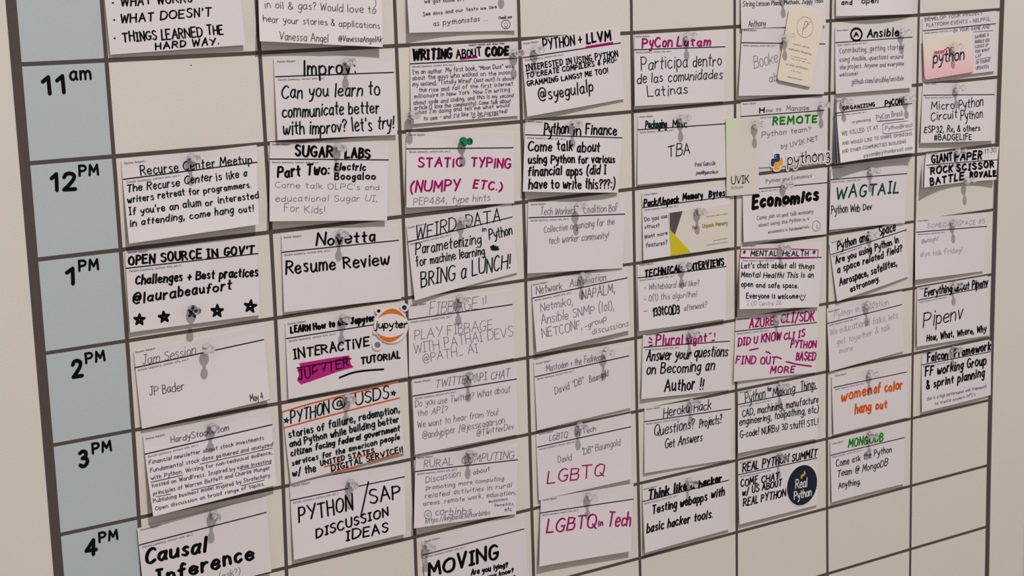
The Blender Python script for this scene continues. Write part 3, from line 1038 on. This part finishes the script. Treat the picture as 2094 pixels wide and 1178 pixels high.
hours = {0: [('11', 'A1', (318, 718, 497, 703, 142, 8.2)), ('am', 'A1', (522, 607, 692, 598, 108, 5))],
         1: [('12', 'B1', (378, 412, 582, 400, 138, 8)), ('PM', 'B1', (590, 298, 748, 288, 86, 5))],
         2: [('1', 'B1', (497, 1118, 560, 1113, 132, 8)), ('PM', 'B1', (588, 1014, 748, 1000, 86, 5))],
         3: [('2', 'C1', (540, 788, 632, 773, 136, 8)), ('PM', 'C1', (640, 680, 797, 655, 84, 4.9))],
         4: [('3', 'D1', (595, 366, 672, 352, 130, 7.8)), ('PM', 'D1', (690, 262, 845, 235, 84, 4.9))],
         5: [('4', 'D1', (636, 1032, 738, 1018, 125, 7.6)), ('PM', 'D1', (740, 930, 893, 902, 80, 4.8))]}
FR = {}
for ln in CARDS.split('\n'):
    if ln.startswith('='):
        n_, a, b, c = ln[1:].split(); FR[n_] = (float(a), float(b), float(c))
def fp(fr, x, y):
    a, b, s = FR[fr]; return a + x / s, b + y / s
FLAT0 = Flat(0.35 * MM)
for r in range(-2, 9):
    ya = lambda x: yh(r, x) - .004; yb = lambda x: yh(r + 1, x) + .004
    x0a, x1a = xv(0, yh(r, .4)) + .02, xv(1, yh(r, 1)) - .005
    x0b, x1b = xv(0, yh(r + 1, .4)) + .02, xv(1, yh(r + 1, 1)) - .005
    P = [(x0a, ya(x0a)), (x1a, ya(x1a)), (x1b, yb(x1b)), (x0b, yb(x0b))]
    v, f = poly_prism(P, lambda A: np.full(len(A), .15 * MM), .15 * MM)
    cell = new_obj('hour_cell', v, f, M['blue'], board)
    if r in hours:
        ink = Ink()
        for txt, fr, (x0, y0, x1, y1, h, w) in hours[r]:
            p0 = FLAT0.at(*fp(fr, x0, y0)); p1 = FLAT0.at(*fp(fr, x1, y1)); u = unit(FLAT0, *fp(fr, x0, y0))
            ink.text(txt, p0, p1, h / FR[fr][2] * u, w * u, wob=0, slant=0, k=8)
        ink.build('hour_numeral', FLAT0, M['K'], cell, (0, 0, 0), 0)
# a small hole left by a pin
hp = ray(*fp('A1', 1437, 491)); ik = Ink(); ik.ribbon([hp, hp + [.002, 0]], .007); ik.build('pin_hole', Flat(.1 * MM), M['dotdark'], board, (0, 0, 0), 0)

# ------------------------------------------------------------------ pins
def lathe(prof, n=20):
    V = []; F = []
    for r, z in prof:
        for i in range(n):
            a = 2 * math.pi * i / n; V.append((r * math.cos(a), r * math.sin(a), z))
    for j in range(len(prof) - 1):
        for i in range(n):
            F.append((j * n + i, j * n + (i + 1) % n, (j + 1) * n + (i + 1) % n, (j + 1) * n + i))
    F.append(tuple(range(n))[::-1]); F.append(tuple((len(prof) - 1) * n + i for i in range(n)))
    return V, F
def lmesh(name, prof, m, n=20):
    V, F = lathe([(r / 1000, z / 1000) for r, z in prof], n); me = bpy.data.meshes.new(name); me.from_pydata(V, [], F); me.materials.append(m)
    me.polygons.foreach_set('use_smooth', [True] * len(me.polygons)); me.update(); return me
GP = [(1.2, 2.6), (3.4, 2.7), (4.4, 3.2), (4.75, 4.0), (4.75, 4.7), (4.3, 5.5), (3.1, 6.2), (2.2, 7.2), (1.75, 9), (1.75, 11), (2.2, 12.3), (3.2, 13.2), (3.6, 14.1), (3.6, 15.0), (3.1, 15.9), (1.8, 16.3)]
NP = [(.1, -6), (.5, -4), (.55, 0), (.55, 3.4)]
grip_me = lmesh('grip', GP, M['clear'], 24); grip_green = lmesh('grip', GP, M['green'], 24); needle_me = lmesh('needle', NP, M['steel'], 10)
def pin(surf, px, py, out, green, label):
    ax = Vector((random.uniform(-.06, .06), random.uniform(.02, .16), 1)).normalized()
    d = (4.4 + out) * MM; zb = .5 * MM
    for _ in range(4):
        F = ray(px, py, zb + d * ax.z); b = F - np.array([ax.x, ax.y]) * d
        zb = float(surf.z(b)[0]) if hasattr(surf, 'z') else zb
    e = bpy.data.objects.new('push_pin', None); scene.collection.objects.link(e)
    rot = Vector((0, 0, 1)).rotation_difference(ax).to_matrix().to_4x4()
    e.matrix_world = Matrix.Translation(world(b[0], b[1], zb)) @ B2W @ rot
    e.empty_display_size = .01
    tag(e, label, 'push pin', 'push pins holding the cards')
    g = bpy.data.objects.new('grip', grip_green if green else grip_me); n = bpy.data.objects.new('needle', needle_me)
    for o in (g, n):
        scene.collection.objects.link(o); o.parent = e; o.location = (0, 0, out / 1000)
# ------------------------------------------------------------------ sheets
def sheet(name, surf, m, nu=12, nv=12, thick=.28):
    u, v = np.meshgrid(np.linspace(0, 1, nu + 1), np.linspace(0, 1, nv + 1)); u = u.ravel(); v = v.ravel()
    P = surf.xy(u, v); z = surf.zuv(u, v); n = len(P)
    org = (*surf.xy(.5, .5), surf.z0)
    V = np.vstack([np.column_stack([P, z]), np.column_stack([P, z - thick * MM])])
    F = []
    for j in range(nv):
        for i in range(nu):
            a = j * (nu + 1) + i; b = a + nu + 1
            F.append((a, b, b + 1, a + 1)); F.append((a + n, a + 1 + n, b + 1 + n, b + n))
    R = [i for i in range(nu + 1)] + [j * (nu + 1) + nu for j in range(1, nv + 1)] + [nv * (nu + 1) + i for i in range(nu - 1, -1, -1)] + [j * (nu + 1) for j in range(nv - 1, 0, -1)]
    for a, b in zip(R, R[1:] + R[:1]): F.append((a, b, b + n, a + n))
    return new_obj(name, V, F, m, None, org), org
PENS = {'K': 'black marker handwriting', 'm': 'magenta marker handwriting', 'o': 'orange marker handwriting', 'G': 'bright green marker handwriting',
        'g': 'dark green handwriting', 't': 'teal marker lettering', 'p': 'grey pencil handwriting', 'f': 'very faint pencil handwriting', 'd': 'thin pen handwriting', 'k': 'dark pen handwriting', 'M': 'plum handwriting over the magenta patch'}
def draw(items, surf, parent, org, base_eps=.12, fr0='P'):
    """items: parsed lines of writing -> one part per pen"""
    inks = {}; order = []
    def get(pen):
        if pen not in inks: inks[pen] = Ink(); order.append(pen)
        return inks[pen]
    for fr, kind, a in items:
        s = FR[fr][2]
        q = lambda t: surf.at(*fp(fr, *[float(c) for c in t.split(',')]))
        if kind == 'T':
            A, B, h, w, pen, txt = a.split(' ', 5); p0, p1 = q(A), q(B)
            u = unit(surf, *fp(fr, *[float(c) for c in A.split(',')]))
            get(pen).text(txt, p0, p1, float(h) / s * u, float(w) * u)
        elif kind == 'L':
            w, pen, *pts = a.split(); P = np.array([q(t) for t in pts]); u = unit(surf, *fp(fr, *[float(c) for c in pts[0].split(',')]))
            get(pen).line(P, float(w) * u, len(P) > 2 and len(P) < 7 , 4)
        elif kind == 'C':
            w, pen, c, rx, ry = a.split(); x, y = [float(t) for t in c.split(',')]
            P = ellipse(surf, *fp(fr, x, y), float(rx) / s, float(ry) / s, 24); get(pen).ribbon(P, float(w) * unit(surf, *fp(fr, x, y)))
        elif kind == '*':
            c, r = a.split(); x, y = [float(t) for t in c.split(',')]; r = float(r); ph = random.uniform(-.2, .2)
            P = np.array([surf.at(*fp(fr, x + r * math.sin(ph + 4 * math.pi * i / 5), y - r * math.cos(ph + 4 * math.pi * i / 5))) for i in range(6)])
            get('g' if r < 30 else 'K').line(P, (2 if r < 30 else 5) * unit(surf, *fp(fr, x, y)), False)
        elif kind == 'G':
            pen, *pts = a.split(); inks[pen + '!'] = Ink(); order.append(pen + '!'); inks[pen + '!'].poly([q(t) for t in pts])
    multi = len(order) > 1
    for i, pen in enumerate(order):
        if pen.endswith('!'):
            inks[pen].build('scribble_patch', surf, M['patch'], parent, org, base_eps - .03, 'magenta marker patch')
        else:
            inks[pen].build('handwriting', surf, M[pen], parent, org, base_eps + .02 * i, PENS.get(pen))

KEY2CARD = {}
cur = None; cards = []
for ln in CARDS.split('\n'):
    if not ln or ln[0] in '#=' : continue
    if ln[0] == '@':
        fr, cs, lift, lay, key = ln[1:].split('|')
        cs = [None if c == '-' else fp(fr, *[float(t) for t in c.split(',')]) for c in cs.split()]
        cur = dict(fr=fr, cs=cs, lift=[1.35 * float(t) for t in lift.split(',')], lay=int(lay), key=key, items=[], rule=None, pins=[]); cards.append(cur); f_ = fr
    elif ln[0] == 'F': f_ = ln[2:].strip()
    elif ln[0] == 'R': cur['rule'] = (f_, ln[2:])
    elif ln[0] == 'N':
        t = ln[2:].split(); cur['pins'].append((fp(f_, *[float(c) for c in t[0].split(',')]), float(t[1]) if len(t) > 1 else 0, len(t) > 2))
    else: cur['items'].append((f_, ln[0], ln[2:]))
for ci, c in enumerate(cards):
    random.seed(ci * 13 + 1); np.random.seed(ci + 5)
    z0 = (.6 + 1.3 * c['lay']) * MM
    Q = quad(c['cs'], c['lift'], z0); surf = Surf(Q, c['lift'], z0)
    surf.edge = (random.uniform(.7, 1.9), random.uniform(.1, .5))
    if 'stack' in c['key'] or 'REMOTE' in c['key'] or 'pink card' in c['key'] or 'starting PLAY' in c['key']: surf.edge = (.2, .1)
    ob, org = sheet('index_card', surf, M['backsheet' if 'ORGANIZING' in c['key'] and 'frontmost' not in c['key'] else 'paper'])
    tag(ob, 'white index card ' + c['key'] if 'stack titled' not in c['key'] else 'index card, ' + c['key'], 'card', 'index cards pinned to the schedule board')
    KEY2CARD[c['key']] = surf
    W = np.linalg.norm(Q[1] - Q[0])
    if c['rule']:
        fr, t = c['rule']; a, b = [surf.at(*fp(fr, *[float(x) for x in p.split(',')])) for p in t.split()]
        e = (b - a) / np.linalg.norm(b - a); n = np.array([-e[1], e[0]])
        ik = Ink(); ik.ribbon([a + (b - a) * i / 10 for i in range(11)], .0082, flat=True); ik.build('heading_rule', surf, M['rule'], ob, org, .07)
        ik = Ink(); u0 = a + e * .022 * W
        ik.text('Session Subject:', u0 + n * .09, u0 + n * .09 + e * .15 * W, .0128, .0034, wob=.2, slant=0, k=2)
        u0 = u0 - n * .0265
        ik.text('Details (summary, contact info, etc.):', u0, u0 + e * .385 * W, .0128, .0034, wob=.2, slant=0, k=2)
        ik.build('printed_caption', surf, M['caption'], ob, org, .06)
    draw(c['items'], surf, ob, org)
    np_ = len(c['pins'])
    for j, ((px, py), out, gr) in enumerate(c['pins']):
        side = '' if np_ == 1 else (('upper ' if j == 0 else 'lower ') if 'ROCK' in c['key'] or 'WRITING' in c['key'] else ('left ' if j == 0 else 'right '))
        col = 'green' if gr else 'clear'
        pin(surf, px, py, out, gr, f"{side}{col} push pin in the card {c['key']}")

# ------------------------------------------------------------------ smaller cards laid over the index cards
def small(name, fr, corners, radius, z0, lift, m, label, cat='card'):
    """a stiff card with rounded corners"""
    z0 = z0 * MM
    P = [ray(*fp(fr, *c), z0 + (lift * MM if i > 1 else 0)) for i, c in enumerate(corners)]
    s = Surf(P, [lift] * 3, z0, 1.0)
    out = []
    if radius > 0:
        for i in range(4):
            A, B, C = P[i - 1], P[i], P[(i + 1) % 4]; d1 = (A - B) / np.linalg.norm(A - B); d2 = (C - B) / np.linalg.norm(C - B)
            for j in range(7):
                t = j / 6; p1 = B + d1 * radius; p2 = B + d2 * radius
                out.append((1 - t) ** 2 * p1 + 2 * t * (1 - t) * B + t * t * p2)
    else: out = P
    org = (*sum(P) / 4, z0)
    v, f = poly_prism(out, s.z, .45 * MM)
    o = new_obj(name, v, f, m, None, org); tag(o, label, cat); return o, s, org
def part_text(surf, parent, org, fr, m, txts, name='lettering', eps=.1, wob=0, slant=0, label=None, k=5, sp=1.5):
    ik = Ink()
    for txt, x0, y0, x1, y1, h, w in txts:
        p0 = surf.at(*fp(fr, x0, y0)); p1 = surf.at(*fp(fr, x1, y1)); u = unit(surf, *fp(fr, x0, y0))
        ik.text(txt, p0, p1, h / FR[fr][2] * u, w * u, wob=wob, slant=slant, k=k, sp=sp)
    return ik.build(name, surf, m, parent, org, eps, label)
def part_lines(surf, parent, org, fr, m, w, lines, name='printed_line', eps=.1, sm=False):
    ik = Ink()
    for pts in lines:
        P = np.array([surf.at(*fp(fr, *p)) for p in pts]); ik.line(P, w * unit(surf, *fp(fr, *pts[0])), sm and len(P) > 2)
    return ik.build(name, surf, m, parent, org, eps)
def part_poly(surf, parent, org, fr, m, pts, name, eps=.1, smooth=False):
    P = [surf.at(*fp(fr, *p)) for p in pts]
    if smooth: P = list(catmull(np.array(P + [P[0]]), 5)[:-1])
    ik = Ink(); ik.poly(P); return ik.build(name, surf, m, parent, org, eps)
# yellow and charcoal business card
o, s, g = small('business_card', 'F7', [(503, 405), (1412, 268), (1425, 925), (528, 1055)], 0, 2.1, .3, M['cream'], 'cream business card with charcoal and yellow triangles over the Memory Bytes card')
part_poly(s, o, g, 'F7', M['dark'], [(512, 408), (706, 379), (590, 737), (516, 655)], 'charcoal_triangle')
part_poly(s, o, g, 'F7', M['yellow'], [(515, 658), (590, 742), (836, 1006), (528, 1052)], 'yellow_triangle')
part_text(s, o, g, 'F7', M['olive'], [('Pack', 850, 658, 930, 645, 55, 1.9), ('Unpack Memory', 1002, 636, 1385, 582, 58, 1.9)])
part_text(s, o, g, 'F7', M['taupe'], [('nimum uinmn unmiu nm mnuimn', 1058, 474, 1385, 424, 16, .9), ('mum.nuim.inn/munin', 1165, 832, 1380, 795, 15, .9), ('numi.umnimuunimu.in', 1060, 900, 1380, 850, 15, .9)], name='small_print')
pack_surf = s
# tall cream card with UVIK lettering
o, s, g = small('business_card', 'E1', [(75, 252), (432, 233), (427, 1052), (85, 1082)], 0, 2.6, .2, M['cream'], 'tall cream business card with a pale green corner, left of the REMOTE card')
part_poly(s, o, g, 'E1', M['mint'], [(77, 254), (205, 247), (175, 340), (130, 470), (92, 570)], 'green_corner', smooth=False)
part_text(s, o, g, 'E1', M['K'], [('UVIK', 130, 955, 325, 938, 88, 2.0)])
part_text(s, o, g, 'E1', M['taupe'], [('Software', 130, 1005, 262, 993, 28, 1.1)], name='small_print')
pin(s, *fp('E1', 402, 315), 0, False, 'clear push pin in the tall cream card beside REMOTE')
# cream tag with a circled letter
o, s, g = small('business_card', 'E4', [(645, 80), (1050, 160), (885, 1000), (498, 915)], .03, 4.1, 1.6, M['tag'], 'tilted cream tag card with rounded corners and a circled letter P')
ik = Ink(); ik.ribbon(ellipse(s, *fp('E4', 820, 312), 93 / 5.61, 118 / 5.61, 36), .7 * unit(s, *fp('E4', 820, 312))); ik.build('circle_outline', s, M['dark'], o, g, .1)
part_lines(s, o, g, 'E4', M['dark'], 1.1, [[(787, 402), (800, 330), (822, 255), (840, 243), (850, 262), (838, 300), (812, 325)], [(800, 340), (845, 290), (882, 248)]], 'letter_mark', sm=True)
part_text(s, o, g, 'E4', M['taupe'], [('nuimunmi mnuinmiu', 632, 566, 895, 632, 22, 1.1), ('un mnui umnimnuinm', 600, 742, 855, 800, 22, 1.0), ('mum.mni.umn', 615, 886, 785, 925, 18, 1.0)], name='small_print')
part_text(s, o, g, 'E4', M['olive'], [('nuimini umniu', 680, 512, 865, 555, 22, .7), ('ni.mnui.num', 655, 648, 840, 690, 16, .6), ('inu nim uni mu', 660, 676, 885, 732, 16, .6), ('unm miuu', 655, 812, 780, 842, 16, .6)], name='faint_print')
pin(s, *fp('E4', 608, 432), 0, False, 'clear push pin at the left edge of the tilted cream tag card')
# pink card
o, s, g = small('business_card', 'A4', [(1388, 270), (1735, 225), (1740, 505), (1400, 563)], .035, 3.2, .5, M['pinkcard'], 'cream and pink card with rounded corners and dark purple lettering, at the right border')
part_lines(s, o, g, 'A4', M['m'], .9, [[(1390, 330), (1398, 530)], [(1398, 530), (1405, 550), (1420, 557)], [(1420, 557), (1735, 504)]], 'edge_line')
part_text(s, o, g, 'E6', M['purple'], [('python', 182, 348, 500, 305, 128, 3.4)], slant=.12)
part_poly(s, o, g, 'E6', M['pink'], [(195, 222), (300, 206), (300, 242), (195, 256)], 'pink_label')
part_text(s, o, g, 'E6', M['m'], [('MNUIM', 198, 248, 298, 234, 26, .9)], name='label_lettering', eps=.2)
part_lines(s, o, g, 'E6', M['m'], 2.2, [[(300, 208), (322, 192), (342, 180), (348, 215), (350, 260)]], 'pink_stroke', eps=.2, sm=True)
pin(s, *fp('E6', 402, 178), 0, False, 'clear push pin in the cream and pink card')

# ------------------------------------------------------------------ stickers
def sticker_backing(name, z, ink, m, label, thick=.3):
    """white vinyl cut to shape: strokes and polygons collected in ink"""
    V = np.array(ink.v); n = len(V)
    top = np.column_stack([V, z + np.array(ink.lay) * .002 * MM]); org = (*V.mean(0), z)
    bot = np.column_stack([V, np.full(n, z - thick * MM)])
    F = list(ink.f); E = {}
    for fc in ink.f:
        for a, b in zip(fc, fc[1:] + fc[:1]):
            if (b, a) in E: del E[(b, a)]
            else: E[(a, b)] = 1
    F += [(b, a, a + n, b + n) for a, b in E]
    return new_obj(name, np.vstack([top, bot]), F, m, None, org), org
def disc(cx, cy, r, n=28): return [(cx + r * math.cos(2 * math.pi * i / n), cy + r * math.sin(2 * math.pi * i / n)) for i in range(n)]
# round planet-like logo sticker with orange arcs
ZJ = 2.1 * MM; sj = Flat(ZJ); J = lambda x, y: sj.at(*fp('E7', x, y))
bk = Ink()
bk.poly([J(505 + 295 * math.cos(a), 552 + 312 * math.sin(a)) for a in [2 * math.pi * i / 48 for i in range(48)]])
for x, y, r in ((288, 303, 62), (733, 243, 72), (268, 892, 92)): bk.poly([J(*p) for p in disc(x, y, r)])
bk.text('jupyter', J(188, 636), J(812, 624), 200 / 8.417 * unit(sj, 800, 670), 9.5 * unit(sj, 800, 670), wob=0, slant=0, sp=1.5)
o, g = sticker_backing('sticker', ZJ, bk, M['vinyl'], '')
tag(o, 'white die-cut sticker with two orange arcs, three dots and black lettering', 'sticker')
def crescent(A, B, C):      # outer arc through A, inner back through B
    return A + B[::-1]
def arc(p, q, peak, n=14):  # quadratic arc through the three points
    c = (2 * peak[0] - (p[0] + q[0]) / 2, 2 * peak[1] - (p[1] + q[1]) / 2)
    return [((1 - t) ** 2 * p[0] + 2 * t * (1 - t) * c[0] + t * t * q[0], (1 - t) ** 2 * p[1] + 2 * t * (1 - t) * c[1] + t * t * q[1]) for t in [i / n for i in range(n + 1)]]
part_poly(sj, o, g, 'E7', M['orange'], arc((262, 438), (762, 438), (522, 262)) + arc((758, 434), (268, 432), (515, 347))[1:-1], 'orange_arc')
part_poly(sj, o, g, 'E7', M['orange'], arc((242, 668), (732, 668), (468, 840)) + arc((728, 672), (248, 672), (478, 757))[1:-1], 'orange_arc')
part_poly(sj, o, g, 'E7', M['K'], disc(288, 303, 30), 'dot'); part_poly(sj, o, g, 'E7', M['dotdark'], disc(731, 243, 41), 'dot'); part_poly(sj, o, g, 'E7', M['dotgrey'], disc(268, 886, 52), 'dot')
part_text(sj, o, g, 'E7', M['K'], [('jupyter', 210, 606, 790, 596, 138, 2.7)])
# two-snake logo sticker
ZP = 1.5 * MM; sp_ = Flat(ZP); Pq = lambda x, y: sp_.at(*fp('E1', x, y)); up = unit(sp_, 1640, 330)
SN = [(.27, .06), (.36, .01), (.5, 0), (.64, .01), (.73, .07), (.74, .16), (.74, .40), (.70, .47), (.62, .5), (.38, .5), (.30, .53), (.25, .62), (.25, .74), (.12, .74), (.04, .68), (0, .5), (.03, .33), (.12, .26), (.5, .26), (.5, .235), (.27, .235)]
LQ = [(556, 632), (686, 618), (690, 792), (556, 812)]
def lq(x, y, gx=0.0):
    x = .5 + (x - .5) * (1 + gx); y = .5 + (y - .5) * (1 + gx)
    a, b, c, d = LQ
    return tuple((a[i] * (1 - x) + b[i] * x) * (1 - y) + (d[i] * (1 - x) + c[i] * x) * y for i in (0, 1))
bk = Ink()
for flip in (0, 1):
    pts = [(1 - x, 1 - y) if flip else (x, y) for x, y in SN]
    P = np.array([Pq(*lq(*p)) for p in pts]); c_ = P.mean(0); bk.poly([p for p in P])
    for a, b in zip(P, np.roll(P, -1, 0)): bk.ribbon([a, b], 6.2 * up)
for txt, x0, y0, x1, y1, h in (('python', 720, 762, 1132, 712, 155), ('3', 1140, 742, 1205, 728, 140)):
    bk.text(txt, Pq(x0, y0), Pq(x1, y1), h / 5.2375 * up, 8.6 * up, wob=0, slant=0, sp=1.5)
o, g = sticker_backing('sticker', ZP, bk, M['vinyl'], '')
tag(o, 'white die-cut sticker with two interlocked blue and yellow snakes under the REMOTE card', 'sticker')
part_poly(sp_, o, g, 'E1', M['pyblue'], [lq(*p) for p in SN], 'blue_snake'); part_poly(sp_, o, g, 'E1', M['pyyellow'], [lq(1 - x, 1 - y) for x, y in SN], 'yellow_snake')
part_poly(sp_, o, g, 'E1', M['vinyl'], disc(*lq(.38, .13), 7, 12), 'snake_eye', .2); part_poly(sp_, o, g, 'E1', M['vinyl'], disc(*lq(.62, .87), 7, 12), 'snake_eye', .2)
part_text(sp_, o, g, 'E1', M['K'], [('python', 733, 750, 1120, 702, 130, 2.4), ('3', 1150, 730, 1197, 718, 112, 2.4)])
# round navy sticker
ss = KEY2CARD['reading SUMMIT, with a round navy sticker']
cc = ss.at(*fp('E8', 490, 512)); rr = float(np.linalg.norm(ss.at(*fp('E8', 512, 107)) - ss.at(*fp('E8', 462, 915)))) / 2
class Over:
    def __init__(s, b, dz): s.b = b; s.dz = dz; s.z0 = b.z0 + dz
    def z(s, P): return s.b.z(P) + s.dz
    def at(s, px, py):
        z = s.z0
        for _ in range(4):
            P = ray(px, py, z); z = float(s.z(P)[0])
        return P
so = Over(ss, .3 * MM)
def ring(r, n=48): return [(cc[0] + r * math.cos(2 * math.pi * i / n), cc[1] + r * math.sin(2 * math.pi * i / n)) for i in range(n)]
v, f = poly_prism(ring(rr * 1.05), so.z, .2 * MM); g = (*cc, so.z0)
o = new_obj('sticker', v, f, M['vinyl'], None, g); tag(o, 'round navy sticker with pale script lettering and a yellow mark', 'sticker')
ik = Ink(); ik.poly(ring(rr)); ik.build('navy_disc', so, M['navy'], o, g, .06)
part_text(so, o, g, 'E8', M['white'], [('Real', 350, 590, 592, 545, 190, 2.3), ('Python', 322, 812, 682, 722, 170, 2.3)], eps=.14, slant=.03)
part_lines(so, o, g, 'E8', M['pyyellow'], 4, [[(538, 250), (542, 285), (520, 308), (488, 318), (480, 345), (482, 368)]], 'yellow_mark', eps=.14, sm=True)
part_lines(so, o, g, 'E8', M['t'], 3, [[(490, 225), (462, 240), (455, 262)]], 'teal_mark', eps=.12, sm=True)
